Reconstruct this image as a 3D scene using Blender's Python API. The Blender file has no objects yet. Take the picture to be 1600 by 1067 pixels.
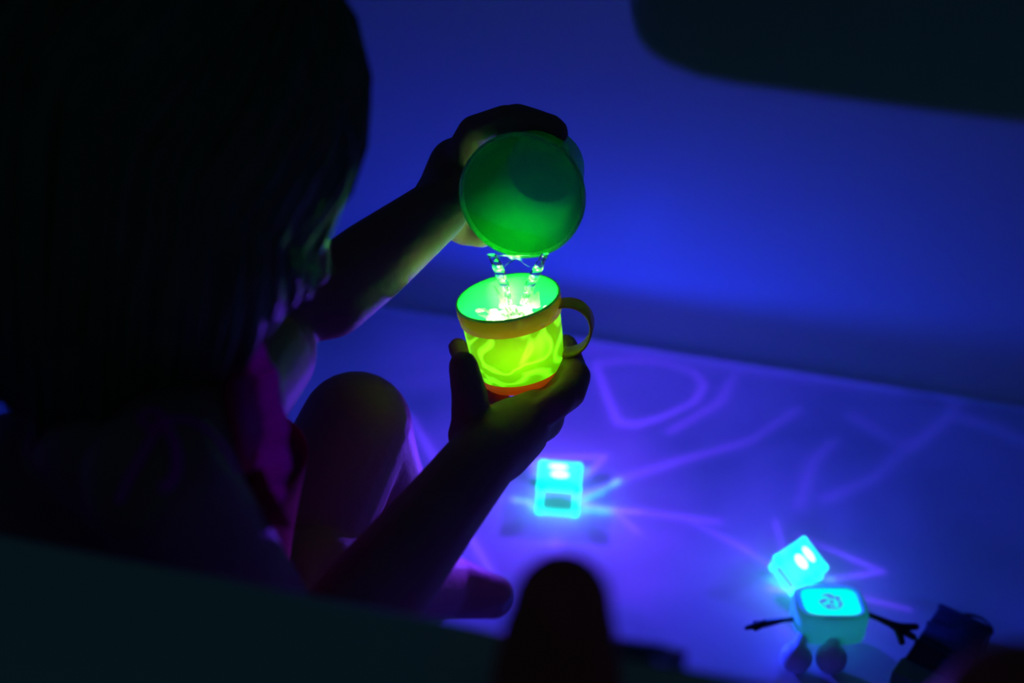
import bpy, bmesh, math, random
from mathutils import Vector, Matrix, noise
random.seed(7)
scene = bpy.context.scene
PI = math.pi

# ------------------------------------------------------------------ camera
FPX, CAMH = 2222.2, 0.75
YAW, PITCH, ROLL = math.radians(12), math.radians(35), math.radians(2)
cf = Vector((-math.sin(YAW)*math.cos(PITCH), math.cos(YAW)*math.cos(PITCH), -math.sin(PITCH)))
cr = Vector((math.cos(YAW), math.sin(YAW), 0))
cu = cr.cross(cf)
cr, cu = cr*math.cos(ROLL)+cu*math.sin(ROLL), -cr*math.sin(ROLL)+cu*math.cos(ROLL)
CAM = Vector((0, 0, CAMH))
camd = bpy.data.cameras.new('camera'); cam = bpy.data.objects.new('camera', camd)
scene.collection.objects.link(cam); scene.camera = cam
cam.matrix_world = Matrix(((cr.x, cu.x, -cf.x, 0), (cr.y, cu.y, -cf.y, 0), (cr.z, cu.z, -cf.z, CAMH), (0, 0, 0, 1)))
camd.lens = 50; camd.sensor_width = 36; camd.clip_start = 0.02
camd.dof.use_dof = True; camd.dof.focus_distance = 0.85; camd.dof.aperture_fstop = 2.9

# ------------------------------------------------------------------ world, view
w = bpy.data.worlds.new('dark_bathroom'); scene.world = w; w.use_nodes = True
w.node_tree.nodes['Background'].inputs[0].default_value = (0.0032, 0.0140, 0.0190, 1)
w.node_tree.nodes['Background'].inputs[1].default_value = 1.0
scene.view_settings.view_transform = 'Standard'; scene.view_settings.look = 'None'
scene.view_settings.gamma = 1; scene.view_settings.use_curve_mapping = False
scene.view_settings.exposure = 0
cy = scene.cycles
cy.use_denoising = True
cy.max_bounces = 12; cy.diffuse_bounces = 6; cy.transmission_bounces = 10; cy.transparent_max_bounces = 16
cy.sample_clamp_indirect = 6; cy.caustics_reflective = False; cy.caustics_refractive = False

def P(x, y, d):                    # a point at distance d in front of the lens
    return CAM + d*(cf + cr*((x-800)/FPX) - cu*((y-533.5)/FPX))
def hit(x, y, z=0.0):              # the point at height z seen at x, y
    v = cf + cr*((x-800)/FPX) - cu*((y-533.5)/FPX)
    return CAM + v*((z-CAM.z)/v.z)

# ------------------------------------------------------------------ lamps
FLOOR_K = 2.7
def px_line(wd, st, pts):
    return (wd, st, [tuple(hit(*p).xy) for p in pts])
def cube_lamp(name, loc, power, radius, floor_col, wall_col, polylines, gain, spread, wall_k, up_k, base=1.0, halo=0.0, dim_col=(0.010, 0.045, 1.0)):
    """LED of a light cube, set just above it: its beam is shaped to even out over the tub floor, carries drawn-in
    bright lines imitating caustics, and is made weaker and bluer toward the walls"""
    ld = bpy.data.lights.new(name, 'POINT'); ld.energy = power; ld.shadow_soft_size = radius
    o = bpy.data.objects.new(name, ld); scene.collection.objects.link(o); o.location = loc
    ld.use_nodes = True; nt = ld.node_tree; N = nt.nodes; L = nt.links
    em = N['Emission']
    geo = N.new('ShaderNodeNewGeometry'); sx = N.new('ShaderNodeSeparateXYZ'); L.new(geo.outputs['Incoming'], sx.inputs[0])
    def m(op, a, b=None, c=None, clamp=False):
        n = N.new('ShaderNodeMath'); n.operation = op; n.use_clamp = clamp
        for i, v in enumerate((a, b, c)):
            if v is None: continue
            if isinstance(v, (int, float)): n.inputs[i].default_value = v
            else: L.new(v, n.inputs[i])
        return n.outputs[0]
    dz = sx.outputs[2]; dzn = m('MINIMUM', dz, -0.02)
    t = m('DIVIDE', -loc[2], dzn)                                   # distance to the tub floor along the ray
    px = m('MULTIPLY_ADD', sx.outputs[0], t, loc[0]); py = m('MULTIPLY_ADD', sx.outputs[1], t, loc[1])
    comb = N.new('ShaderNodeCombineXYZ'); L.new(px, comb.inputs[0]); L.new(py, comb.inputs[1])
    nz = N.new('ShaderNodeTexNoise'); nz.inputs['Scale'].default_value = 9; nz.inputs['Detail'].default_value = 2; nz.inputs['Distortion'].default_value = .6
    L.new(comb.outputs[0], nz.inputs['Vector'])
    acc = None; broad = 0.0
    for wd, st, pts in polylines:  # caustic lines and broad glows drawn into the beam pattern
        for a, b in zip(pts[:-1], pts[1:]):
            ax, ay = a; ex, ey = b[0]-ax, b[1]-ay; l2 = ex*ex+ey*ey
            qx = m('SUBTRACT', px, ax); qy = m('SUBTRACT', py, ay)
            h = m('DIVIDE', m('MULTIPLY_ADD', qx, ex, m('MULTIPLY', qy, ey)), l2, clamp=True)
            rx = m('MULTIPLY_ADD', h, -ex, qx); ry = m('MULTIPLY_ADD', h, -ey, qy)
            d2 = m('MULTIPLY_ADD', rx, rx, m('MULTIPLY', ry, ry))
            g = m('DIVIDE', st, m('POWER', m('MULTIPLY_ADD', d2, 1/(wd*wd), 1.0), 2.0))
            if wd > .03: broad = m('MAXIMUM', broad, g)
            else: acc = g if acc is None else m('MAXIMUM', acc, g)
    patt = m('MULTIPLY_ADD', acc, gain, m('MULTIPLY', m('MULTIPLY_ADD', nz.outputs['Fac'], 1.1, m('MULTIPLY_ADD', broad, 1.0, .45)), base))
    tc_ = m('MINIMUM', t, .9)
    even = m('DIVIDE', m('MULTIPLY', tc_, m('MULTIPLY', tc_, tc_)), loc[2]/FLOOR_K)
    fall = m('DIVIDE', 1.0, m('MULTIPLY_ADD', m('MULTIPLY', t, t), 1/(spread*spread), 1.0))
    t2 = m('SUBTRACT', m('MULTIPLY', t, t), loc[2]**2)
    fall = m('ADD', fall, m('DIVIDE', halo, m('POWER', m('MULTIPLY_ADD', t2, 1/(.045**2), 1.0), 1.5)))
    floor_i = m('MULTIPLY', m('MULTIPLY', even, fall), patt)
    onf = m('MULTIPLY', m('LESS_THAN', dz, -0.02), m('MULTIPLY', m('LESS_THAN', py, 1.070), m('GREATER_THAN', py, .36)))
    mr = N.new('ShaderNodeMapRange'); mr.inputs[1].default_value = -.04; mr.inputs[2].default_value = .10
    mr.inputs[3].default_value = wall_k; mr.inputs[4].default_value = up_k; mr.interpolation_type = 'SMOOTHSTEP'; L.new(dz, mr.inputs[0])
    mr2 = N.new('ShaderNodeMapRange'); mr2.inputs[1].default_value = .10; mr2.inputs[2].default_value = .65
    mr2.inputs[3].default_value = 1.0; mr2.inputs[4].default_value = .30; L.new(dz, mr2.inputs[0])
    wl = m('MULTIPLY', mr.outputs[0], mr2.outputs[0])
    # extra violet light added to the beam toward the near rim, brightening the child
    mr3 = N.new('ShaderNodeMapRange'); mr3.inputs[1].default_value = .05; mr3.inputs[2].default_value = -.35
    mr3.inputs[3].default_value = 0.0; mr3.inputs[4].default_value = up_k*6.0*base; L.new(sx.outputs[1], mr3.inputs[0])
    wl = m('ADD', wl, m('MULTIPLY', mr3.outputs[0], mr.outputs[0]))
    mixc = N.new('ShaderNodeMix'); mixc.data_type = 'RGBA'; mixc.inputs[7].default_value = (*floor_col, 1)
    mixw = N.new('ShaderNodeMix'); mixw.data_type = 'RGBA'; mixw.inputs[6].default_value = (*wall_col, 1); mixw.inputs[7].default_value = (.14, .03, 1, 1)
    L.new(m('MULTIPLY', mr3.outputs[0], 1/max(up_k*6.0*base, 1e-6), clamp=True), mixw.inputs[0]); L.new(mixw.outputs[2], mixc.inputs[6])
    cf_ = m('MULTIPLY', m('MULTIPLY', patt, fall), 1.25, clamp=True)
    mixd = N.new('ShaderNodeMix'); mixd.data_type = 'RGBA'; mixd.inputs[6].default_value = (*(dim_col if base else floor_col), 1); mixd.inputs[7].default_value = (*floor_col, 1)
    L.new(cf_, mixd.inputs[0]); L.new(mixd.outputs[2], mixc.inputs[7])
    L.new(onf, mixc.inputs[0]); L.new(mixc.outputs[2], em.inputs['Color'])
    mixs = N.new('ShaderNodeMix'); mixs.data_type = 'FLOAT'; L.new(onf, mixs.inputs[0]); L.new(wl, mixs.inputs[2]); L.new(floor_i, mixs.inputs[3])
    L.new(mixs.outputs[0], em.inputs['Strength'])
    return o
VIOLET = (0.100, 0.034, 1.0); BLUE = (0.008, 0.030, 1.0); CYAN = (0.0, 1.0, 0.9)
C1 = hit(868, 797); C2 = hit(1240, 930)
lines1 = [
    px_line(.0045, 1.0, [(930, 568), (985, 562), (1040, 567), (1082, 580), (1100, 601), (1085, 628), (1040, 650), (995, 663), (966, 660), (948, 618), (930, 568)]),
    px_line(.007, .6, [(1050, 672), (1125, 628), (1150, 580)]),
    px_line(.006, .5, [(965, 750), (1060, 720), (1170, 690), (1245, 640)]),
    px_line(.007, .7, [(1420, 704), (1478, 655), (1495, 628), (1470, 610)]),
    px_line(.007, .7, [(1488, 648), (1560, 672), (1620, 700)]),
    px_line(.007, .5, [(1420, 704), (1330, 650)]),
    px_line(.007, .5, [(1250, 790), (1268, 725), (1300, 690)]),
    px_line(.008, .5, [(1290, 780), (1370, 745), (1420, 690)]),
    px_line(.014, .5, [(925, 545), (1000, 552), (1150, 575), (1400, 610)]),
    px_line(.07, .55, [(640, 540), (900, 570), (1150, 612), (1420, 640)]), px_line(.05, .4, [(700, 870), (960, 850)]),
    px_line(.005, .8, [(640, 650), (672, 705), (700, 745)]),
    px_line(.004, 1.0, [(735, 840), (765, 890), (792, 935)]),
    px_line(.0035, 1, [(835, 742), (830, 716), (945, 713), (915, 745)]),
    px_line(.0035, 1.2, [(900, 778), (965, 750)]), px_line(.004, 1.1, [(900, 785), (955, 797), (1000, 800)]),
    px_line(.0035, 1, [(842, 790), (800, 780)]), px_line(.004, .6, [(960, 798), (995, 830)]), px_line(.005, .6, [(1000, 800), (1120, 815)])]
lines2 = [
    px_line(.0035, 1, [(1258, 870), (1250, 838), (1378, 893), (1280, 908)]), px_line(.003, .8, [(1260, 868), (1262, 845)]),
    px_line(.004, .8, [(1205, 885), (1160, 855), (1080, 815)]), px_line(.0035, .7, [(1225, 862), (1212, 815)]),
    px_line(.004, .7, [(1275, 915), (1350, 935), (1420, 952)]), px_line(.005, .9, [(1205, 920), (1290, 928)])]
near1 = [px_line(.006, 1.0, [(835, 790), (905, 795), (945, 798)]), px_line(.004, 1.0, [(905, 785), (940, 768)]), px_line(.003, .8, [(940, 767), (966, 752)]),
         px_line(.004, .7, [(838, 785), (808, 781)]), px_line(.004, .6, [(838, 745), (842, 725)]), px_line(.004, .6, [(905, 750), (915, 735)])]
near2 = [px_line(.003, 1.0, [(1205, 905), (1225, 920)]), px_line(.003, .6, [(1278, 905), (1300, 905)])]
L1 = (C1.x, C1.y+.012, .046); L2 = (C2.x, C2.y+.010, .046)
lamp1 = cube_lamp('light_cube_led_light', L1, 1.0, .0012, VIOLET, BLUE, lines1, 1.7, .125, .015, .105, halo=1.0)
lamp1c = cube_lamp('light_cube_cyan_light', L1, 1.0, .0012, CYAN, CYAN, near1, .9, 1.0, 0, 0, base=0)  # second lamp added at each cube, only for drawn cyan streaks
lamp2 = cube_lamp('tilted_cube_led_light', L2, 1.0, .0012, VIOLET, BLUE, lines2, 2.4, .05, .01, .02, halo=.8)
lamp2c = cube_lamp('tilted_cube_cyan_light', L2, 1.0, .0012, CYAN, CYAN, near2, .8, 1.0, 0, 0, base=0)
POW = 24.0
for l_, k_ in ((lamp1, 1), (lamp1c, 1), (lamp2, .7), (lamp2c, 1)): l_.data.energy = POW*k_
gd = bpy.data.lights.new('mug_led_light', 'POINT'); gd.energy = .5; gd.shadow_soft_size = .008; gd.color = (.42, 1, .12)
lampG = bpy.data.objects.new('mug_led_light', gd); scene.collection.objects.link(lampG); lampG.location = P(806, 542, .85)

# ------------------------------------------------------------------ materials
def mat(name): 
    m = bpy.data.materials.new(name); m.use_nodes = True; return m, m.node_tree.nodes, m.node_tree.links
def princ(name, col, rough=.5, bump=None, coat=0, spec=.5, var=None, sheen=0):
    m, N, L = mat(name); b = N['Principled BSDF']
    b.inputs['Base Color'].default_value = (*col, 1); b.inputs['Roughness'].default_value = rough
    b.inputs['Specular IOR Level'].default_value = spec; b.inputs['Coat Weight'].default_value = coat
    b.inputs['Sheen Weight'].default_value = sheen
    tc = N.new('ShaderNodeTexCoord')
    if var:
        nz = N.new('ShaderNodeTexNoise'); nz.inputs['Scale'].default_value = var[0]; nz.inputs['Detail'].default_value = 4
        L.new(tc.outputs['Object'], nz.inputs['Vector'])
        mx = N.new('ShaderNodeMix'); mx.data_type = 'RGBA'; mx.inputs[6].default_value = (*col, 1)
        mx.inputs[7].default_value = (*var[1], 1); L.new(nz.outputs['Fac'], mx.inputs[0]); L.new(mx.outputs[2], b.inputs['Base Color'])
    if bump:
        n2 = N.new('ShaderNodeTexNoise'); n2.inputs['Scale'].default_value = bump[0]; n2.inputs['Detail'].default_value = 3
        L.new(tc.outputs['Object'], n2.inputs['Vector'])
        bp = N.new('ShaderNodeBump'); bp.inputs['Strength'].default_value = bump[1]; bp.inputs['Distance'].default_value = .002
        L.new(n2.outputs['Fac'], bp.inputs['Height']); L.new(bp.outputs[0], b.inputs['Normal'])
    return m
M_tub = princ('tub_acrylic', (.56, .55, .58), .3, coat=.0, spec=.04, var=(6, (.53, .53, .56)))
M_tile = princ('bathroom_wall_paint', (.35, .38, .38), .6, bump=(30, .2))
M_skin = princ('skin', (.36, .13, .16), .6, bump=(220, .25), spec=.12, var=(40, (.30, .09, .12)))
M_lash = princ('eye_white', (.7, .7, .68), .2)
M_iris = princ('eye_iris', (.05, .03, .02), .2)
M_lip = princ('lips', (.45, .12, .12), .45)
M_bodice = princ('swimsuit_ribbed_fabric', (.7, .01, .10), .9, bump=(300, .5), spec=.05)
M_black = princ('black_rubber', (.02, .015, .02), .5)
M_case = princ('dark_toy_plastic', (.04, .035, .06), .35, var=(80, (.02, .02, .04)))
M_caseg = princ('dark_green_band', (.10, .22, .12), .5)
M_maroon = princ('maroon_plastic', (.95, .07, .13), .6, bump=(90, .3), var=(50, (.6, .10, .07)), spec=.1)
M_cloth = princ('wet_blue_cloth', (.10, .12, .30), .7, bump=(250, .6))
M_foot = princ('toy_foot_vinyl', (.6, .7, .9), .5)


# hair
def hair_mat():
    m, N, L = mat('dark_hair'); b = N['Principled BSDF']
    tc = N.new('ShaderNodeTexCoord'); nz = N.new('ShaderNodeTexNoise'); nz.inputs['Scale'].default_value = 90
    L.new(tc.outputs['Object'], nz.inputs['Vector'])
    r = N.new('ShaderNodeValToRGB'); r.color_ramp.elements[0].color = (.07, .06, .035, 1); r.color_ramp.elements[1].color = (.20, .15, .09, 1)
    L.new(nz.outputs['Fac'], r.inputs[0]); L.new(r.outputs[0], b.inputs['Base Color'])
    b.inputs['Roughness'].default_value = .42
    return m
M_hair = hair_mat()

def translucent(name, col, tcol, tr=.5, clear=0.0, ccol=(1, 1, 1), rough=.25, pattern=None):
    """thin moulded plastic: reflects, glows through and lets a little light straight through"""
    m, N, L = mat(name); b = N['Principled BSDF']; out = N['Material Output']
    b.inputs['Base Color'].default_value = (*col, 1); b.inputs['Roughness'].default_value = rough
    t = N.new('ShaderNodeBsdfTranslucent'); t.inputs[0].default_value = (*tcol, 1)
    mx = N.new('ShaderNodeMixShader'); mx.inputs[0].default_value = tr
    L.new(b.outputs[0], mx.inputs[1]); L.new(t.outputs[0], mx.inputs[2]); last = mx
    if clear > 0:
        c = N.new('ShaderNodeBsdfTransparent'); c.inputs[0].default_value = (*ccol, 1)
        m2 = N.new('ShaderNodeMixShader'); m2.inputs[0].default_value = clear
        L.new(mx.outputs[0], m2.inputs[1]); L.new(c.outputs[0], m2.inputs[2]); last = m2
    L.new(last.outputs[0], out.inputs[0])
    return m, N, L, b, t

M_ruffle = translucent('swimsuit_ruffle_fabric', (1.0, .01, .7), (1.0, .01, .7), .55, rough=.9)[0]

def emis(name, col, s, clear=0.0, ccol=(1, 1, 1)):
    m, N, L = mat(name); N.remove(N['Principled BSDF']); e = N.new('ShaderNodeEmission')
    e.inputs[0].default_value = (*col, 1); e.inputs[1].default_value = s; out = N['Material Output']
    if clear:
        c = N.new('ShaderNodeBsdfTransparent'); c.inputs[0].default_value = (*ccol, 1)
        mx = N.new('ShaderNodeMixShader'); mx.inputs[0].default_value = clear
        L.new(e.outputs[0], mx.inputs[1]); L.new(c.outputs[0], mx.inputs[2]); L.new(mx.outputs[0], out.inputs[0])
    else: L.new(e.outputs[0], out.inputs[0])
    return m, N, L, e

# ------------------------------------------------------------------ object helpers
def obj(name, bm, m, parent=None, smooth=True, xf=None):
    me = bpy.data.meshes.new(name); 
    bmesh.ops.recalc_face_normals(bm, faces=bm.faces)
    bm.to_mesh(me); bm.free()
    if m: me.materials.append(m)
    if smooth:
        for p in me.polygons: p.use_smooth = True
    o = bpy.data.objects.new(name, me); scene.collection.objects.link(o)
    if parent:
        o.parent = parent
        o.matrix_parent_inverse = Matrix.Translation(parent.location).inverted() if xf is None else Matrix()
    return o
def tag(o, label, cat, group=None):
    o['label'] = label; o['category'] = cat
    if group: o['group'] = group
    return o
def empty(name, loc):
    o = bpy.data.objects.new(name, None); scene.collection.objects.link(o); o.location = loc; o.empty_display_size = .02
    return o
def adopt(child, parent):
    child.parent = parent; child.matrix_parent_inverse = Matrix.Translation(parent.location).inverted()
def frame_of(axis, hint=Vector((0, 0, 1))):
    a = axis.normalized(); s = hint.cross(a)
    if s.length < 1e-4: s = Vector((1, 0, 0)).cross(a)
    s.normalize(); return s, a.cross(s).normalized(), a
def ring_loft(bm, rings, close=True, cap=True):
    vs = [[bm.verts.new(p) for p in r] for r in rings]
    n = len(rings[0])
    for a, b in zip(vs[:-1], vs[1:]):
        for i in range(n if close else n-1):
            j = (i+1) % n; bm.faces.new((a[i], a[j], b[j], b[i]))
    if cap and close:
        bm.faces.new(list(reversed(vs[0]))); bm.faces.new(vs[-1])
    return vs
def tube(bm, pts, rads, n=12, cap=True, flat=1.0):
    pts = [Vector(p) for p in pts]; rings = []; prev = None
    for i, p in enumerate(pts):
        t = (pts[min(i+1, len(pts)-1)] - pts[max(i-1, 0)]).normalized()
        if prev is None: s, u, _ = frame_of(t)
        else:
            s = (prev - t*prev.dot(t)).normalized(); u = t.cross(s)
        prev = s
        r = rads[i] if isinstance(rads, (list, tuple)) else rads
        rings.append([p + s*r*math.cos(2*PI*k/n) + u*r*flat*math.sin(2*PI*k/n) for k in range(n)])
    ring_loft(bm, rings, cap=cap)
def capsule(bm, a, b, ra, rb, n=20):
    a, b = Vector(a), Vector(b); s, u, t = frame_of(b-a) if (b-a).length > 1e-5 else frame_of(Vector((0, 0, 1)))
    rings = []; K = 6
    for i in range(K):
        th = PI/2*(1-i/K)*.98; rings.append((a - t*ra*math.sin(th), ra*math.cos(th)))
    L_ = 8
    for i in range(L_+1):
        f = i/L_; rings.append((a.lerp(b, f), ra+(rb-ra)*f))
    for i in range(1, K+1):
        th = PI/2*(i/K)*.98; rings.append((b + t*rb*math.sin(th), rb*math.cos(th)))
    ring_loft(bm, [[c + (s*math.cos(2*PI*k/n)+u*math.sin(2*PI*k/n))*max(r, 1e-5) for k in range(n)] for c, r in rings])
def chain(bm, pts, rads):
    for (a, b, ra, rb) in zip(pts[:-1], pts[1:], rads[:-1], rads[1:]): capsule(bm, a, b, ra, rb)
def ellipsoid(bm, c, ax, ay, az, seg=28, ring=18):      # ax.. are full vectors (direction * radius)
    vs = []
    rings = []
    for i in range(1, ring):
        th = PI*i/ring
        rings.append([Vector(c) + az*math.cos(th) + (ax*math.cos(2*PI*k/seg)+ay*math.sin(2*PI*k/seg))*math.sin(th) for k in range(seg)])
    ring_loft(bm, rings)
def voxel(o, size, smooth=6):
    md = o.modifiers.new('r', 'REMESH'); md.mode = 'VOXEL'; md.voxel_size = size; md.use_smooth_shade = True
    sm = o.modifiers.new('s', 'SMOOTH'); sm.iterations = smooth; sm.factor = .5
    dg = bpy.context.evaluated_depsgraph_get(); ev = o.evaluated_get(dg)
    me = bpy.data.meshes.new_from_object(ev); o.modifiers.clear()
    ms = [s for s in o.data.materials]; o.data = me; me.materials.clear()
    for s in ms: me.materials.append(s)
    for p in me.polygons: p.use_smooth = True
def rbox(bm, c, ex, ey, ez, r=.003, seg=3):
    """bevelled box with half extents given as vectors"""
    g = bmesh.new(); bmesh.ops.create_cube(g, size=2)
    lx, ly, lz = ex.length, ey.length, ez.length
    for v in g.verts: v.co = Vector((v.co.x*lx, v.co.y*ly, v.co.z*lz))
    bmesh.ops.bevel(g, geom=list(g.edges), offset=r, segments=seg, profile=.5, affect='EDGES')
    X, Y, Z = ex.normalized(), ey.normalized(), ez.normalized()
    mp = {}
    for v in g.verts: mp[v] = bm.verts.new(Vector(c)+X*v.co.x+Y*v.co.y+Z*v.co.z)
    for f in g.faces: bm.faces.new([mp[v] for v in f.verts])
    g.free()

def interp(pl, f):
    x = f*(len(pl)-1); i = min(int(x), len(pl)-2); g = x-i
    p = [Vector(q) for q in (pl[max(i-1, 0)], pl[i], pl[i+1], pl[min(i+2, len(pl)-1)])]
    return .5*((2*p[1])+(-p[0]+p[2])*g+(2*p[0]-5*p[1]+4*p[2]-p[3])*g*g+(-p[0]+3*p[1]-3*p[2]+p[3])*g**3)

# ------------------------------------------------------------------ bathtub and room
YF, YN, ZR = 1.076, 0.368, 0.36
XL, XR = -0.62, 0.75
tub = empty('bathtub', (0, .72, 0)); tag(tub, 'white bathtub lit blue and violet by the glowing toys inside it', 'bathtub')
def hit_plane(x, y, yw, tan):      # meets the sloping far side  Y = yw + tan*z
    v = cf + cr*((x-800)/FPX) - cu*((y-533.5)/FPX)
    t = (yw - CAM.y + tan*CAM.z)/(v.y - tan*v.z); return CAM + v*t
TAN = .10
contour = [hit_plane(x, y, YF, TAN) for x, y in [(980, -80), (984, -20), (988, 20), (997, 50), (1015, 73), (1045, 92), (1095, 112), (1160, 125), (1250, 137), (1350, 151), (1450, 165), (1600, 184), (1900, 230)]]
def ztop(x):
    if x <= contour[0].x: return .52
    for a, b in zip(contour[:-1], contour[1:]):
        if a.x <= x <= b.x: return a.z + (b.z-a.z)*(x-a.x)/(b.x-a.x)
    return contour[-1].z
xs = [XL+(contour[0].x-XL)*i/30 for i in range(30)]
for a, b in zip(contour[:-1], contour[1:]): xs += [a.x+(b.x-a.x)*i/6 for i in range(6)]
xs += [contour[-1].x+(XR-contour[-1].x)*i/10 for i in range(11)]
bm = bmesh.new(); rows = []
for x in xs:
    zt = ztop(x) - .01; col = [(x, YF-.012, 0.0), (x, YF-.004, .0015), (x, YF, .006)]
    for i in range(1, 21):
        z = .006+(zt-.006)*i/20; col.append((x, YF+TAN*z, z))
    for i in range(1, 6):
        a = PI/2*i/5; col.append((x, YF+TAN*zt+.010*(1-math.cos(a)), zt+.010*math.sin(a)))
    for i in range(1, 7): col.append((x, YF+TAN*zt+.010+.34*i/6, zt+.010+.004*i))
    rows.append(col)
ring_loft(bm, rows, close=False)
obj('far_side', bm, M_tub, tub)
bm = bmesh.new()      # floor of the tub
rows = []
for i in range(41):
    x = XL+(XR-XL)*i/40
    rows.append([(x, YN+.03+(YF-.012-YN-.03)*j/24, 0) for j in range(25)])
ring_loft(bm, rows, close=False); obj('basin_floor', bm, M_tub, tub)
bm = bmesh.new(); rows = []      # near side and its rounded rim
for i in range(41):
    x = XL+(XR-XL)*i/40; col = [(x, YN+.03, 0), (x, YN+.012, .004), (x, YN+.005, .015)]
    for j in range(1, 13): col.append((x, YN+.005-.005*j/12, .015+(ZR-.012-.015)*j/12))
    for j in range(1, 7):
        a = PI/2*j/6; col.append((x, YN-.012*(1-math.cos(a)), ZR-.012+.012*math.sin(a)))
    col += [(x, YN-.05, ZR+.001), (x, YN-.11, ZR), (x, YN-.118, ZR-.004), (x, YN-.12, ZR-.02), (x, YN-.12, 0)]
    rows.append(col)
ring_loft(bm, rows, close=False); obj('near_rim', bm, M_tub, tub)
for nm, x, s in (('left_end', XL, 1), ('right_end', XR, -1)):
    bm = bmesh.new(); ring_loft(bm, [[(x-.0*z, YN-.12+(YF+.2-YN+.12)*j/6, z) for j in range(7)] for z in (0, .1, .2, .3, .365)], close=False)
    obj(nm, bm, M_tub, tub)
def structure(name, bm, m): 
    o = obj(name, bm, m); o['kind'] = 'structure'; return o
bm = bmesh.new(); rbox(bm, (0, 1.56, .9), Vector((2, 0, 0)), Vector((0, .04, 0)), Vector((0, 0, .98)), .004); structure('wall_back', bm, M_tile)
bm = bmesh.new(); rbox(bm, (0, .3, -.05), Vector((2, 0, 0)), Vector((0, 1.6, 0)), Vector((0, 0, .04)), .004); structure('floor', bm, M_tile)

# ------------------------------------------------------------------ the child
person = empty('person', P(330, 900, .66) * 1.0)
V = Vector((0, 0, 1))
neck = P(322, 620, .69); head = P(290, 190, .66)
sn = P(246, 748, .607); sf = P(400, 550, .77)
hU = (cr*.56 + cu*.82 - cf*.06).normalized(); hF = (cr*.75 - cu*.46 + cf*.48); hF = (hF - hU*hF.dot(hU)).normalized(); hR = hF.cross(hU).normalized()
bm = bmesh.new()
mid = (sn+sf)/2
pel = Vector((mid.x-.01, mid.y+.0, .085))
sd = (sf-sn).normalized(); fd = V.cross(sd).normalized()       # shoulder direction and chest direction
if fd.x < 0: fd = -fd
# torso
for f, wx, dx, off in ((0, .085, .085, .072), (.25, .08, .086, .084), (.5, .078, .088, .088), (.75, .080, .082, .074), (.95, .072, .058, .030)):
    c = pel.lerp(mid-V*.01, f) - fd*off; ellipsoid(bm, c, sd*wx, fd*dx, V*.052)
chain(bm, [sn+sd*.015, sf-sd*.015], [.031, .033])
chain(bm, [mid+V*.0, neck, head-hU*.035-hF*.01], [.036, .030, .032])
# near (right) arm
el = P(470, 1075, .69); wr = P(757, 712, .80)
chain(bm, [sn, sn.lerp(el, .5)-V*.0, el, el.lerp(wr, .35), el.lerp(wr, .75), wr], [.032, .029, .0265, .0275, .0225, .0205])
# far (left) arm
ef = P(512, 462, .79); wf = P(684, 328, .84)
sa = P(392, 470, .775)
chain(bm, [sf, sa], [.033, .031])
chain(bm, [sa, sa.lerp(ef, .5), ef, ef.lerp(wf, .4), wf], [.029, .0265, .0245, .0235, .0185])
# legs
knf = P(556, 668, .90); hipf = pel+sd*.05-fd*.02-V*.02
ankf = P(650, 860, 1.03)
chain(bm, [hipf, hipf.lerp(knf, .5), knf, knf.lerp(ankf, .3)+cu*.0, ankf, P(700, 900, 1.04)], [.052, .041, .036, .030, .022, .018])
kn = P(490, 905, .86); fn = P(690, 915, .99)
hipn = pel-sd*.05-fd*.02-V*.02
chain(bm, [hipn, hipn.lerp(kn, .6), kn, fn, P(770, 932, 1.0)], [.054, .044, .032, .024, .016])

# head
ellipsoid(bm, head, hR*.069, hF*.083, hU*.080)
ellipsoid(bm, head+hF*.030-hU*.040, hR*.050, hF*.048, hU*.052)
ellipsoid(bm, head+hF*.066-hU*.072, hR*.018, hF*.015, hU*.014)      # chin
for s in (-1, 1):
    ellipsoid(bm, head+hF*.056-hU*.043+hR*s*.028, hR*.024, hF*.022, hU*.022)   # cheek
    ellipsoid(bm, head-hF*.005-hU*.025+hR*s*.070, hR*.006, hF*.013, hU*.019)   # ear
chain(bm, [head+hF*.080-hU*.005, head+hF*.093-hU*.028], [.006, .0085])         # nose
ellipsoid(bm, head+hF*.088-hU*.031, hR*.011, hF*.008, hU*.007)
ellipsoid(bm, head+hF*.0815-hU*.048, hR*.014, hF*.006, hU*.004)
ellipsoid(bm, head+hF*.0795-hU*.055, hR*.012, hF*.006, hU*.0045)

# right hand under the lower mug
def finger(pts, r0, r1):
    n = len(pts); chain(bm, pts, [r0+(r1-r0)*i/(n-1) for i in range(n)])
palm = P(806, 672, .835)
chain(bm, [wr, P(778, 697, .815), palm], [.0205, .021, .020])
chain(bm, [P(775, 680, .828), P(840, 650, .850)], [.018, .0165])
finger([P(738, 672, .815), P(734, 620, .808), P(724, 572, .812)], .0125, .0088)        # thumb
chain(bm, [wr, P(740, 680, .812)], [.019, .015])
finger([P(800, 650, .86), P(745, 600, .885), P(716, 543, .885)], .0085, .0066)           # index, behind the mug
finger([P(842, 640, .86), P(882, 608, .855), P(894, 572, .865), P(884, 540, .885)], .0105, .0075)   # middle
finger([P(846, 644, .848), P(890, 614, .838), P(901, 588, .850), P(890, 566, .875)], .0105, .0080)
finger([P(832, 656, .838), P(874, 628, .828), P(896, 603, .840), P(885, 592, .865)], .0095, .0072)  # ring, little
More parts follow.
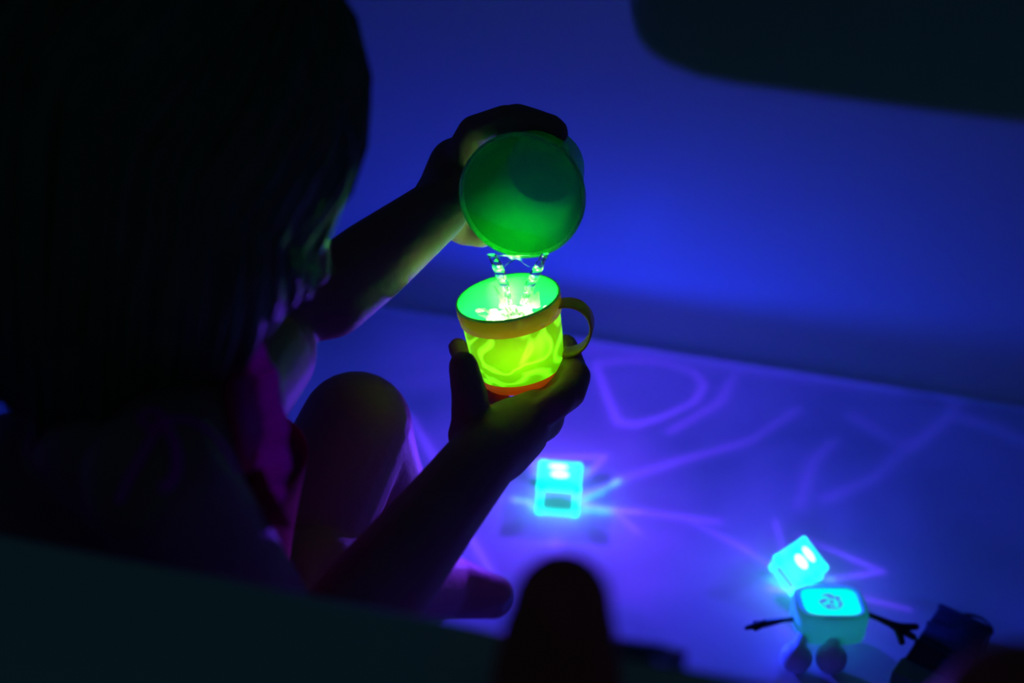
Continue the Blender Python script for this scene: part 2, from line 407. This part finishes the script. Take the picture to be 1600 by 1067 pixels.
# left hand round the upper cup
chain(bm, [wf, P(700, 298, .868), P(714, 260, .872)], [.0185, .0185, .018])
chain(bm, [P(704, 334, .868), P(728, 354, .874), P(752, 366, .868)], [.0155, .012, .0085])   # thumb under the cup
finger([P(712, 262, .865), P(740, 206, .852), P(790, 186, .838), P(846, 194, .828), P(873, 208, .824)], .0112, .0062)
finger([P(716, 262, .880), P(748, 202, .868), P(808, 182, .856), P(862, 196, .850), P(874, 203, .845)], .0108, .0055)
finger([P(720, 270, .895), P(760, 218, .888), P(815, 196, .882), P(850, 212, .876)], .0105, .0075)
finger([P(724, 280, .908), P(765, 232, .905), P(808, 212, .90), P(840, 222, .895)], .0095, .007)
body = obj('body', bm, M_skin)
voxel(body, .0021, 5)
adopt(body, person)
tag(person, 'child seen from behind in pink swimsuit, pouring water between two toy cups in bathtub', 'person')
# face details
for s in (-1, 1):
    bm = bmesh.new(); c = head+hF*.072-hU*.012+hR*s*.026
    ellipsoid(bm, c, hR*.0105, hF*.009, hU*.0085); e = obj('eye', bm, M_lash, person)
    bm = bmesh.new(); ellipsoid(bm, c+hF*.006-hU*.002, hR*.005, hF*.0038, hU*.005); i_ = obj('iris', bm, M_iris); i_.parent = e; i_.matrix_parent_inverse = e.matrix_basis.inverted()
    i_.matrix_parent_inverse = Matrix.Translation(person.location).inverted() if False else (Matrix.Translation(-person.location) @ Matrix.Translation(person.location))

# hair: a solid bob with locks over it
down = (-V*.95 - hU*.30).normalized()
cc = head - hF*.010 + hU*.002
def hair_pt(th, f, k=1.0, ln=.12):
    """th: direction round the head, 0 at the face; f: 0 at the crown, 1 at the tips"""
    d = hF*math.cos(th)*(.090 if math.cos(th) > 0 else .116) + hR*math.sin(th)*.086
    if f < .5: po = f/.5*1.75
    else: po = 1.75
    p = cc + (hU*.092*math.cos(po) + d*math.sin(po))*k
    if f >= .5:
        g = (f-.5)/.5; p = p + down*ln*g + d*(.10*math.sin(g*2.2)-.16*g*g) + (hU*.092*math.sin(po)*-.0)
    return p
bm = bmesh.new(); A0 = .80; NT = 120; NF = 30
rings = []
for i in range(NT+1):
    th = A0 + (2*PI-2*A0)*i/NT; 
    ed = min(th, 2*PI-th); L_ = .030+.140*max(0, min(1, (ed-.75)/1.15))
    gr = 1+.012*math.sin(th*55+2*math.sin(th*7))
    outer_ = [hair_pt(th, j/NF, .985*gr, L_) for j in range(1, NF+1)]
    inner_ = [hair_pt(th, j/NF, .80, L_*.93) for j in range(NF, 0, -1)]
    rings.append(outer_+inner_)
ring_loft(bm, rings)
ellipsoid(bm, cc+hU*.004, hR*.082, hF*.087, hU*.090, 40, 26)
hair = obj('hair', bm, M_hair, None); voxel(hair, .0028, 2); adopt(hair, person)
bm = bmesh.new()
for i in range(1500):
    th = random.uniform(.50, 2*PI-.50); edge = min(th, 2*PI-th)
    ln = (.036+.138*max(0, min(1, (edge-.75)/1.15)))*random.uniform(.86, 1.06); k0 = random.uniform(.99, 1.035)
    f0 = random.uniform(.02, .45); ph = random.uniform(0, 6); am = random.uniform(0, .05)
    pts = []
    for k in range(12):
        f = f0+(1-f0)*k/11; pts.append(hair_pt(th+am*math.sin(ph+f*5), f, k0+.015*math.sin(ph+f*7), ln))
    r = random.uniform(.0007, .0017)
    tube(bm, pts, [r*.5]+[r]*7+[r*.9, r*.8, r*.5, r*.15], 5)
for (pl, r) in (([(455, -40, .62), (530, 60, .63), (563, 170, .645), (556, 260, .655)], .0012), ([(440, -20, .60), (520, 90, .62), (558, 190, .64), (540, 300, .655)], .0014), ([(430, 0, .60), (505, 110, .61), (545, 220, .63), (515, 340, .65), (470, 420, .66)], .0016)):
    for q in range(7):
        jx, jy = random.uniform(-10, 8), random.uniform(-12, 12)
        tube(bm, [P(a_[0]+jx*(i/15), a_[1]+jy, a_[2]) for i, a_ in ((i, interp(pl, i/15)) for i in range(16))], [r]*12+[r*.8, r*.6, r*.4, r*.15], 5)
obj('hair_locks', bm, M_hair, person)

# swimsuit
from mathutils.bvhtree import BVHTree
tree = BVHTree.FromPolygons([v.co[:] for v in body.data.vertices], [p.vertices[:] for p in body.data.polygons])
def skin(x, y, off=.002, dflt=.64):
    v = cf + cr*((x-800)/FPX) - cu*((y-533.5)/FPX)
    h = tree.ray_cast(CAM, v.normalized())
    if h[0] is None or (h[0]-CAM).dot(cf) > dflt+.04: return P(x, y, dflt)
    return P(x, y, (h[0]-CAM).dot(cf)-off)
suit = empty('swimsuit', pel); adopt(suit, person)
bm = bmesh.new(); rings = []
for i in range(12):
    f = i/11; c = pel.lerp(mid-V*.03, f*.98)-V*.01*(1-f)-fd*(.045+.007*math.sin(f*PI)-.015*f*f)
    wx = .088; dx = .082-.012*f
    ring = []
    for k in range(48):
        a = 2*PI*k/48
        ring.append(c + sd*wx*math.cos(a) + fd*dx*math.sin(a)*1.0)
    rings.append(ring)
# low back: keep only the front and sides above the waist
vs = [[bm.verts.new(p+fd*.003) for p in r] for r in rings]
for i in range(11):
    for k in range(48):
        am = math.sin(2*PI*(k+.5)/48)
        if i > 4 and am < .12+.06*(i-4): continue
        j = (k+1) % 48; bm.faces.new((vs[i][k], vs[i][j], vs[i+1][j], vs[i+1][k]))
o = obj('bodice', bm, M_bodice, None); o.parent = suit; o.matrix_parent_inverse = Matrix.Translation(-pel)
sol = o.modifiers.new('t', 'SOLIDIFY'); sol.thickness = .0012
# ribbed neckline band and ruffle beside it
inner = [(350, 555, .665), (357, 610, .66), (366, 660, .655), (380, 710, .65), (398, 760, .645), (420, 800, .64), (432, 822, .64)]
outer = [(402, 522, .670), (428, 570, .665), (441, 625, .66), (452, 690, .655), (449, 745, .65), (441, 785, .645), (436, 815, .642)]
bm = bmesh.new(); rows = []
NR = 150
for i in range(NR+1):
    f = i/NR; a = interp(inner, f); b = interp(outer, f); row = []
    for j in range(11):
        g = j/10; q = a.lerp(b, g)
        wv = (.0035*math.sin(f*34+.8*math.sin(f*9))+.0018*math.sin(f*71))*g
        q2 = P(q.x + 3*math.sin(f*34)*g, q.y+2*math.sin(f*20)*g, q.z+wv); sk = skin(q.x, q.y, .004, q.z)
        row.append(q2 if (sk-CAM).dot(cf) > q.z-.003 else sk)
    rows.append(row)
ring_loft(bm, rows, close=False)
o = obj('ruffle', bm, M_ruffle, None); o.parent = suit; o.matrix_parent_inverse = Matrix.Translation(-pel)
sol = o.modifiers.new('t', 'SOLIDIFY'); sol.thickness = .0009
bm = bmesh.new()
for k in range(5):      # gathered ribs of the band
    pts = []
    for i in range(30):
        q = interp(inner, i/29); pts.append(skin(q.x-6+k*6, q.y+2*math.sin(i*2.1+k), .0025+.0006*math.sin(k), q.z-.002))
    tube(bm, pts, .0017, 8)
o = obj('ribbed_band', bm, M_bodice, None); o.parent = suit; o.matrix_parent_inverse = Matrix.Translation(-pel)
bm = bmesh.new()
strap = [(232, 668, .628), (262, 655, .628), (295, 656, .632), (325, 672, .640), (345, 692, .648), (360, 716, .66), (372, 740, .672)]
tube(bm, [skin(interp(strap, i/24).x, interp(strap, i/24).y, .0015, .66) for i in range(25)], .0018, 8, flat=.6)
o = obj('strap', bm, M_ruffle, None); o.parent = suit; o.matrix_parent_inverse = Matrix.Translation(-pel)
bm = bmesh.new()
for pl in ([(258, 664, .618), (272, 690, .60), (276, 725, .588), (268, 752, .582), (250, 764, .58)], [(250, 664, .616), (228, 700, .6), (205, 740, .588), (185, 785, .58)], [(262, 660, .615), (240, 640, .605), (220, 655, .6), (240, 672, .606), (258, 664, .612)]):
    tube(bm, [skin(interp(pl, i/16).x, interp(pl, i/16).y, .003, .6) for i in range(17)], .0019, 8, flat=.5)
ellipsoid(bm, skin(256, 662, .002, .616), cr*.004, cu*.003, cf*.003, 12, 8)
o = obj('tie_bow', bm, M_ruffle, None); o.parent = suit; o.matrix_parent_inverse = Matrix.Translation(-pel)

# ------------------------------------------------------------------ lower mug
ax = (cr*-.155 + cu*.872 - cf*.465).normalized()       # its upward axis
rimc = P(793, 463, .850); HM = .056; botc = rimc - ax*HM
ms = (cr - ax*cr.dot(ax)).normalized(); mu = ax.cross(ms)
mug = empty('toy_mug', botc); tag(mug, 'glowing green toy mug with orange band and handle, held in lower hand, catching water', 'mug')
def lathe(bm, base, axis, s, u, prof, n=72, cap=False):
    ring_loft(bm, [[base + axis*z + (s*math.cos(2*PI*k/n)+u*math.sin(2*PI*k/n))*r for k in range(n)] for r, z in prof], cap=cap)
def mug_mat():
    m, N, L, b, t = translucent('mug_glowing_plastic', (.42, .75, .06), (.50, .95, .08), .7)
    tc = N.new('ShaderNodeTexCoord')
    nz = N.new('ShaderNodeTexNoise'); nz.inputs['Scale'].default_value = 30; nz.inputs['Detail'].default_value = 1; nz.inputs['Distortion'].default_value = 1.6
    L.new(tc.outputs['Object'], nz.inputs['Vector'])
    mm = N.new('ShaderNodeMath'); mm.operation = 'SUBTRACT'; L.new(nz.outputs['Fac'], mm.inputs[0]); mm.inputs[1].default_value = .5
    ab = N.new('ShaderNodeMath'); ab.operation = 'ABSOLUTE'; L.new(mm.outputs[0], ab.inputs[0])
    r = N.new('ShaderNodeValToRGB'); r.color_ramp.elements[0].position = 0; r.color_ramp.elements[0].color = (.80, 1, .22, 1)
    r.color_ramp.elements[1].position = .11; r.color_ramp.interpolation = 'EASE'; r.color_ramp.elements[1].color = (.40, .46, .03, 1)
    L.new(ab.outputs[0], r.inputs[0]); L.new(r.outputs[0], t.inputs[0]); L.new(r.outputs[0], b.inputs['Base Color'])
    return m
M_mug = mug_mat()
M_band = translucent('mug_orange_band', (1.0, .20, .05), (1.0, .32, .06), .5)[0]
M_red = translucent('mug_red_base', (.85, .03, .02), (1.0, .05, .03), .6)[0]
M_in = translucent('mug_green_lining', (.01, .95, .22), (.85, .85, .2), .14)[0]
R1 = .0315
bm = bmesh.new(); lathe(bm, botc, ax, ms, mu, [(.0272, .009), (.0280, .014), (.0290, .026), (.0299, .0435)]); obj('body', bm, M_mug, mug)
bm = bmesh.new(); lathe(bm, botc, ax, ms, mu, [(.0299, .0435), (.0309, .0438), (.0317, .050), (.0318, .0550)]); obj('rim_band', bm, M_band, mug)
bm = bmesh.new(); lathe(bm, botc, ax, ms, mu, [(.0318, .0550), (.0315, .0560), (.0308, .0563), (.0302, .0556), (.0299, .0535), (.0290, .0400), (.0278, .026), (.0270, .012), (.0245, .005), (.001, .0045)]); obj('lining', bm, M_in, mug)
bm = bmesh.new(); lathe(bm, botc, ax, ms, mu, [(.001, .0), (.0205, .0), (.0240, .0012), (.0262, .004), (.0272, .009)]); obj('base', bm, M_red, mug)
# strap handle on the right
M_han = translucent('mug_handle_plastic', (.75, .32, .06), (.6, .5, .1), .4)[0]
hd = (ms*.985 - mu*.17).normalized(); hw = ax.cross(hd)
hp = [(.0305, .0490), (.0365, .0492), (.0430, .0465), (.0475, .0400), (.0480, .0320), (.0445, .0235), (.0390, .0180), (.0330, .0160), (.0285, .0160)]
hp3 = [(a, b, 0) for a, b in hp]; rings = []
for i in range(41):
    q = interp(hp3, i/40); q1 = interp(hp3, min(i/40+.02, 1)); q0 = interp(hp3, max(i/40-.02, 0))
    tg = (hd*(q1.x-q0.x)+ax*(q1.y-q0.y)).normalized(); nn = tg.cross(hw)
    c = botc + hd*q.x + ax*q.y; wdt = .0062; th = .0011
    rings.append([c + hw*(wdt*math.copysign(abs(math.cos(2*PI*k/16))**.5, math.cos(2*PI*k/16))) + nn*(th*math.copysign(abs(math.sin(2*PI*k/16))**.6, math.sin(2*PI*k/16))) for k in range(16)])
bm = bmesh.new(); ring_loft(bm, rings); obj('handle', bm, M_han, mug)

# water in the mug, the splash and the glowing cube under it
def thin_water(name, rough=.02, bump=None, tint=(1, 1, 1)):
    m, N, L = mat(name); N.remove(N['Principled BSDF']); out = N['Material Output']
    g = N.new('ShaderNodeBsdfGlossy'); g.inputs['Roughness'].default_value = rough
    t = N.new('ShaderNodeBsdfTransparent'); t.inputs[0].default_value = (*tint, 1)
    fr = N.new('ShaderNodeFresnel'); fr.inputs[0].default_value = 1.33
    mx = N.new('ShaderNodeMixShader'); L.new(fr.outputs[0], mx.inputs[0]); L.new(t.outputs[0], mx.inputs[1]); L.new(g.outputs[0], mx.inputs[2])
    if bump:
        tc = N.new('ShaderNodeTexCoord'); nz = N.new('ShaderNodeTexNoise'); nz.inputs['Scale'].default_value = bump[0]
        L.new(tc.outputs['Object'], nz.inputs['Vector']); bp = N.new('ShaderNodeBump'); bp.inputs['Strength'].default_value = bump[1]; bp.inputs['Distance'].default_value = .003
        L.new(nz.outputs['Fac'], bp.inputs['Height']); L.new(bp.outputs[0], g.inputs['Normal']); L.new(bp.outputs[0], fr.inputs['Normal'])
    L.new(mx.outputs[0], out.inputs[0]); return m
M_wat = thin_water('mug_water', .03, (160, .6))
wz = botc + ax*.0475
bm = bmesh.new(); vs = []
rings = []
for i in range(1, 26):
    r = .0292*i/25
    rings.append([wz + (ms*math.cos(2*PI*k/64)+mu*math.sin(2*PI*k/64))*r + ax*(.0022*noise.noise(Vector((r*math.cos(2*PI*k/64), r*math.sin(2*PI*k/64), 0))*160)*(1-i/25*.5)) for k in range(64)])
ring_loft(bm, rings, cap=False); bm.faces.new([v for v in list(bm.verts)[:64]])
water = obj('mug_water', bm, M_wat); tag(water, 'bright churning water inside the glowing green mug', 'water'); water['kind'] = 'stuff'
M_foam = translucent('white_water_foam', (1, 1, 1), (1, 1, 1), .75, .1)[0]
bm = bmesh.new()
for i in range(110):      # splash crown and bubbles
    a = random.uniform(0, 2*PI); r = abs(random.gauss(0, .009))
    c = wz + ms*(.003+r*math.cos(a)*1.3) + mu*(r*math.sin(a)-.010)
    if (c-wz).length > .026: continue
    if random.random() < .22:
        tip = c + ax*random.uniform(.002, .007) + (c-wz-ms*.004+mu*.005)*.5
        tube(bm, [c-ax*.001, c.lerp(tip, .5), tip], [.0016, .0010, .0003], 8)
    else:
        s = random.uniform(.0006, .0022); ellipsoid(bm, c+ax*s*.2, ms*s*1.5, mu*s*1.5, ax*s*.6, 10, 6)
for (dx, dy, h_) in ((.012, .004, .010), (.0155, .001, .008), (.009, .007, .006), (-.004, .006, .005)):
    c = wz+ms*dx+mu*dy; tube(bm, [c-ax*.001, c+ax*h_*.5+ms*.001, c+ax*h_+ms*.003], [.0032, .0024, .0008], 10)
foam = obj('water_splash', bm, M_foam); tag(foam, 'white splash where the poured water lands in the mug', 'splash'); foam['kind'] = 'stuff'
M_toy = translucent('toy_vinyl', (.55, .85, .60), (.5, .9, .6), .5, rough=.5)[0]
M_cubeg = emis('mug_cube_glow', (.62, 1, .50), 14.0, .3)[0]
def cube_axes(rz, tx=0, ty=0):
    m = Matrix.Rotation(rz, 3, 'Z') @ Matrix.Rotation(tx, 3, 'X') @ Matrix.Rotation(ty, 3, 'Y')
    return m @ Vector((1, 0, 0)), m @ Vector((0, 1, 0)), m @ Vector((0, 0, 1))
mc = botc + ax*.0350 + ms*.001 - mu*.009
bm = bmesh.new(); rbox(bm, mc, ms*.0120, mu*.0120, ax*.0115, .003, 4)
gc = obj('light_cube', bm, M_cubeg); tag(gc, 'glowing cube submerged in the green toy mug', 'light cube', None)

# ------------------------------------------------------------------ upper cup
ua = (cr*-.22 - cu*.37 - cf*.90).normalized()           # from its base to its mouth
uc = P(815, 307, .800); HU = .066; ub = uc - ua*HU
us = (cr - ua*cr.dot(ua)).normalized(); uu = ua.cross(us)
M_cup = translucent('cup_green_plastic', (.05, .62, .24), (.06, .75, .24), .55, .04, rough=.18)[0]
M_cuprim = translucent('cup_rim_plastic', (.2, 1, .4), (.3, 1, .4), .65, rough=.3)[0]
cup = empty('toy_cup', ub); tag(cup, 'dark green toy cup tipped over, mouth facing out, held in the raised hand', 'cup')
bm = bmesh.new()
lathe(bm, ub, ua, us, uu, [(.0001, .0), (.0225, 0), (.0245, .002), (.0290, .030), (.0350, .0635)]); 
lathe(bm, ub, ua, us, uu, [(.0001, .0018), (.0215, .0018), (.0232, .0035), (.0277, .031), (.0340, .0640)])
obj('body', bm, M_cup, cup)
bm = bmesh.new(); lathe(bm, ub, ua, us, uu, [(.0340, .0635), (.0345, .0660), (.0355, .0668), (.0364, .0660), (.0364, .0635), (.0352, .0628)])
obj('rim', bm, M_cuprim, cup)

# ------------------------------------------------------------------ poured water
def water_glass():
    m, N, L = mat('poured_water'); b = N['Principled BSDF']
    b.inputs['Base Color'].default_value = (1, 1, 1, 1); b.inputs['Transmission Weight'].default_value = 1
    b.inputs['Roughness'].default_value = 0.0; b.inputs['IOR'].default_value = 1.33; return m
M_glass = water_glass()
bm = bmesh.new()
def strand(pts):       # x, y, depth, half width px, thickness
    rings = []
    for i in range(41):
        f = i/40; x = f*(len(pts)-1); j = min(int(x), len(pts)-2); g = x-j
        sm = g*g*(3-2*g); q = [pts[j][k]*(1-sm)+pts[j+1][k]*sm for k in range(5)]
        c = P(pts[j][0]*(1-g)+pts[j+1][0]*g, pts[j][1]*(1-g)+pts[j+1][1]*g, q[2]); W = q[3]*q[2]/FPX
        ring = []
        for k in range(28):
            a = 2*PI*k/28; wob = 1+.015*noise.noise(Vector((math.cos(a)*1.5, math.sin(a)*1.5, f*6+pts[0][0])))
            ring.append(c + cr*W*math.cos(a)*wob - cf*q[4]*math.sin(a)*wob)
        rings.append(ring)
    ring_loft(bm, rings)
strand([(768, 397, .800, 7, .0016), (775, 410, .803, 8, .0020), (781, 425, .812, 9, .0022), (787, 442, .822, 8, .0022), (793, 460, .834, 5, .0018), (797, 476, .844, 4, .0015)])
strand([(852, 396, .800, 6, .0016), (845, 409, .803, 7, .0020), (838, 425, .812, 9, .0022), (830, 442, .822, 9, .0022), (823, 460, .834, 6, .0018), (819, 476, .844, 4, .0015)])
rings = []
for i in range(21):     # the thin film stretched between the two strands
    f = i/20; xl = 764+(776-764)*f; xr = 852-(852-843)*f; ring = []
    n = 24; lo = []
    for k in range(n+1):
        u_ = k/n; bot = 399 + f*(20+5*math.sin(u_*PI*3+.6)-9*math.sin(u_*PI)**.5)
        lo.append(P(xl+(xr-xl)*u_, bot, .802+.006*f-.003*math.sin(u_*PI)))
    rings.append([p - cf*.0004 for p in lo] + [p + cf*.0004 for p in reversed(lo)])
ring_loft(bm, rings); pour = obj('poured_water', bm, M_glass); tag(pour, 'clear stream of water falling from the tipped cup into the mug', 'water')
pour['kind'] = 'stuff'

# ------------------------------------------------------------------ glowing cubes on the tub floor
def light_cube(c, axx, ayy, azz, h, label, lamp, s=1.0):
    azz = azz*s
    root = empty('light_cube', c-azz*h)
    bm = bmesh.new(); t = h*.30        # thick glowing frame: twelve bars and a solid lid
    for A, B, Cc in ((axx, ayy, azz), (ayy, azz, axx), (azz, axx, ayy)):
        for sa in (-1, 1):
            for sb in (-1, 1):
                rbox(bm, c + A*sa*(h-t/2) + B*sb*(h-t/2), A*(t/2), B*(t/2), Cc*h, t*.3, 3)
    rbox(bm, c + azz*(h-t*.45), axx*h, ayy*h, azz*(t*.45), t*.3, 3)
    tag(root, label, 'light cube', 'light cubes on the tub floor')
    obj('frame', bm, M_cf, root)
    for A, B in ((axx, ayy), (-axx, ayy), (ayy, axx), (-ayy, axx)):
        bm = bmesh.new(); rbox(bm, c + A*(h-t*.6), A*.0006, B*(h-t), azz*(h-t), .0004, 1); obj('side_window', bm, M_cw, root)
    bm = bmesh.new(); ellipsoid(bm, c+azz*(h*1.0), axx*h*.42, ayy*h*.22, azz*h*.05, 20, 10)
    ellipsoid(bm, c+azz*(h*1.0)+ayy*h*.55-axx*h*.1, axx*h*.45, ayy*h*.16, azz*h*.05, 20, 10)
    obj('led', bm, M_cl, root)
    for l_ in lamp: l_.parent = root; l_.matrix_parent_inverse = Matrix.Translation(-root.location)
    return root
M_cf = emis('light_cube_cyan_plastic', (.0, .95, .82), 5.0, .90)[0]
M_cw = emis('light_cube_window', (.0, .4, .9), 1.0, .95)[0]
M_cl = emis('light_cube_led', (.75, 1, .95), 2.0)[0]
light_cube(Vector((C1.x, C1.y+.010, .0143)), *cube_axes(math.radians(8)), .0168, 'cyan glowing light cube standing flat on the tub floor below the mug', (lamp1, lamp1c), .85)
light_cube(Vector((C2.x, C2.y+.010, .019)), *cube_axes(math.radians(-48), math.radians(18), math.radians(24)), .0145, 'cyan glowing light cube lying tilted on the tub floor behind the toy figure', (lamp2, lamp2c))

# ------------------------------------------------------------------ toy figure with glowing top
tc0 = P(1299, 985, 1.005)
toy = empty('toy_figure', (tc0.x, tc0.y, 0)); tag(toy, 'small block-bodied toy figure with glowing top, black stick arms and ball feet', 'toy figure')
tX, tY, tZ = cube_axes(math.radians(14), math.radians(-6), 0)
bz = Vector((tc0.x-.004, tc0.y+.001, .0265))
bm = bmesh.new(); n = 64
def superell(c, a, b, z, e=4.0):
    out = []
    for k in range(n):
        t_ = 2*PI*k/n; cs, sn_ = math.cos(t_), math.sin(t_)
        out.append(c + tX*a*math.copysign(abs(cs)**(2/e), cs) + tY*b*math.copysign(abs(sn_)**(2/e), sn_) + tZ*z)
    return out
pr = [(.0225, .0165, -.0125), (.0240, .0180, -.0118), (.0250, .0188, -.009), (.0255, .0192, .006), (.0250, .0190, .0100), (.0238, .0178, .0118), (.0200, .0148, .0118), (.0198, .0146, .0100)]
ring_loft(bm, [superell(bz, a, b, z) for a, b, z in pr]); obj('torso', bm, M_toy, toy)
td = bpy.data.lights.new('toy_inner_light', 'POINT'); td.energy = .0004; td.color = (0, 1, .8); td.shadow_soft_size = .004
tl = bpy.data.objects.new('toy_inner_light', td); scene.collection.objects.link(tl); tl.location = bz; adopt(tl, toy)
def panel_mat():
    m, N, L, e = emis('figure_light_panel', (0, .95, .85), 1.15)
    tc = N.new('ShaderNodeTexCoord'); vo = N.new('ShaderNodeTexNoise'); vo.inputs['Scale'].default_value = 260
    L.new(tc.outputs['Object'], vo.inputs['Vector'])
    # dotted mark in the middle of the panel
    sp = N.new('ShaderNodeVectorMath'); sp.operation = 'DISTANCE'; L.new(tc.outputs['Object'], sp.inputs[0]); 
    sp.inputs[1].default_value = tuple(bz + tZ*.0116)
    return m, N, L, e, sp, vo
pm, N, L, e_, sp, vo = panel_mat()
mr = N.new('ShaderNodeMath'); mr.operation = 'LESS_THAN'; L.new(sp.outputs['Value'], mr.inputs[0]); mr.inputs[1].default_value = .0085
th_ = N.new('ShaderNodeMath'); th_.operation = 'GREATER_THAN'; L.new(vo.outputs['Fac'], th_.inputs[0]); th_.inputs[1].default_value = .48
an = N.new('ShaderNodeMath'); an.operation = 'MULTIPLY'; L.new(mr.outputs[0], an.inputs[0]); L.new(th_.outputs[0], an.inputs[1])
mc_ = N.new('ShaderNodeMix'); mc_.data_type = 'RGBA'; mc_.inputs[6].default_value = (0, .95, .82, 1); mc_.inputs[7].default_value = (.06, .12, .75, 1)
L.new(an.outputs[0], mc_.inputs[0]); L.new(mc_.outputs[2], e_.inputs[0])
bm = bmesh.new(); ring_loft(bm, [superell(bz, a, b, z, 6) for a, b, z in ((.0196, .0144, .0100), (.0196, .0144, .0114), (.0185, .0134, .0118))]); obj('glowing_panel', bm, pm, toy)
for s, pts, hand in ((-1, [(1246, 967, 1.0), (1222, 969, .99), (1195, 974, .985), (1166, 981, .98)], None),
               (1, [(1352, 958, 1.0), (1372, 966, .995), (1392, 975, .99), (1402, 980, .99)], 1)):
    bm = bmesh.new()
    if hand is None:
        chain(bm, [P(*p) for p in pts], [.0016, .0019, .0030, .0016])
        chain(bm, [P(1195, 974, .985), P(1180, 984, .98)], [.0024, .0012]); chain(bm, [P(1200, 974, .985), P(1178, 972, .99)], [.0024, .0012])
    else:
        chain(bm, [P(*p) for p in pts], [.0018, .002, .0026, .0038])
        for q in ((1431, 979, .99), (1427, 995, .985), (1409, 1003, .98)): chain(bm, [P(1402, 980, .99), P(*q)], [.0032, .0024])
    o = obj('arm', bm, M_black, None); voxel(o, .0006, 3); adopt(o, toy)
for (x, y, d) in ((1244, 1027, .985), (1299, 1026, .985)):
    c = P(x, y, d); c.z = .0115
    bm = bmesh.new(); ellipsoid(bm, c, Vector((.0112, 0, 0)), Vector((0, .0112, 0)), Vector((0, 0, .0112)), 32, 20)
    chain(bm, [c+V*.007, Vector((c.x*.8+bz.x*.2, bz.y-.010, .020))], [.0052, .0045])
    obj('foot', bm, M_foot, toy)

# ------------------------------------------------------------------ dark toy case, bottles, cloth
q0, q1 = hit(1440, 1082, .012), hit(1506, 978, .012)
ldir = (q1-q0); ldir.z = 0; ln = ldir.length; ldir.normalize(); wdir = Vector((-ldir.y, ldir.x, 0))
case = empty('toy_case', (*((q0+q1)/2).xy, 0)); tag(case, 'small dark rectangular toy case with a wire loop on its end beside the figure', 'toy case')
cz = .013
cen = Vector((*((q0+q1)/2).xy, cz))
bm = bmesh.new(); rbox(bm, cen+ldir*.004, ldir*(ln/2-.004), wdir*.0195, Vector((0, 0, .0110)), .002, 3)
for f in (-.42, -.1, .2, .5): rbox(bm, cen+ldir*ln*f*.9, ldir*.0012, wdir*.0202, Vector((0, 0, .0118)), .0006, 2)
obj('shell', bm, M_case, case)
bm = bmesh.new(); rbox(bm, cen-ldir*(ln/2-.001), ldir*.0085, wdir*.0212, Vector((0, 0, .0125)), .002, 3); obj('end_band', bm, M_caseg, case)
bm = bmesh.new(); pts = []
for k in range(17):
    a = -PI/2+PI*k/16; pts.append(cen + ldir*(ln/2-.001+.0105*math.cos(a)) - wdir*(.007) + wdir*.0125*math.sin(a) + V*.004)
tube(bm, pts, .0011, 8); obj('loop', bm, M_black, case)

def bottle(base, r, h, label, lean):
    base = base+V*.002; root = empty('bath_bottle', base); tag(root, label, 'bottle', 'maroon domed bottles on the near rim')
    prof = [(.001, 0), (r*1.15, 0), (r*1.28, .004), (r*1.26, h*.25), (r*1.13, h*.5), (r*.96, h*.70)]
    cap = [(r*.96, h*.70)] + [(r*.94*math.cos(PI/2*i/14), h*.72+(h*.28)*math.sin(PI/2*i/14)) for i in range(15)]
    a_ = (V+lean).normalized(); s_, u_, _ = frame_of(a_)
    bm = bmesh.new(); lathe(bm, base, a_, s_, u_, prof, 48); obj('body', bm, M_maroon, root)
    bm = bmesh.new(); lathe(bm, base, a_, s_, u_, cap[:-1]+[(.0001, h)], 48); obj('domed_cap', bm, M_maroon, root)
def on_rim(x, y, z=ZR): return hit(x, y, z)
b1 = on_rim(866, 1120)
bottle(b1, .0175, .071, 'blurred dark maroon dome-topped bottle on the near rim, in the middle', Vector((0, 0, 0)))
b2 = Vector((b1.x+.150, .322, ZR))
bottle(b2, .031, .064, 'blurred dark maroon dome-topped bottle in the bottom right corner', Vector((0, 0, 0)))
bm = bmesh.new(); rows = []
for i in range(40):
    x = -.045 + .036*i/39; row = []
    for j in range(16):
        f = j/15
        row.append((x, YN-.006+.018*f, ZR+.001-.012*f*f+.0022*noise.noise(Vector((x*90, f*2, 0)))))
    rows.append(row)
ring_loft(bm, rows, close=False); cl = obj('washcloth', bm, M_cloth); s_ = cl.modifiers.new('t', 'SOLIDIFY'); s_.thickness = .0025
tag(cl, 'dark blue wet washcloth edge draped on the near rim right of the bottle', 'washcloth')
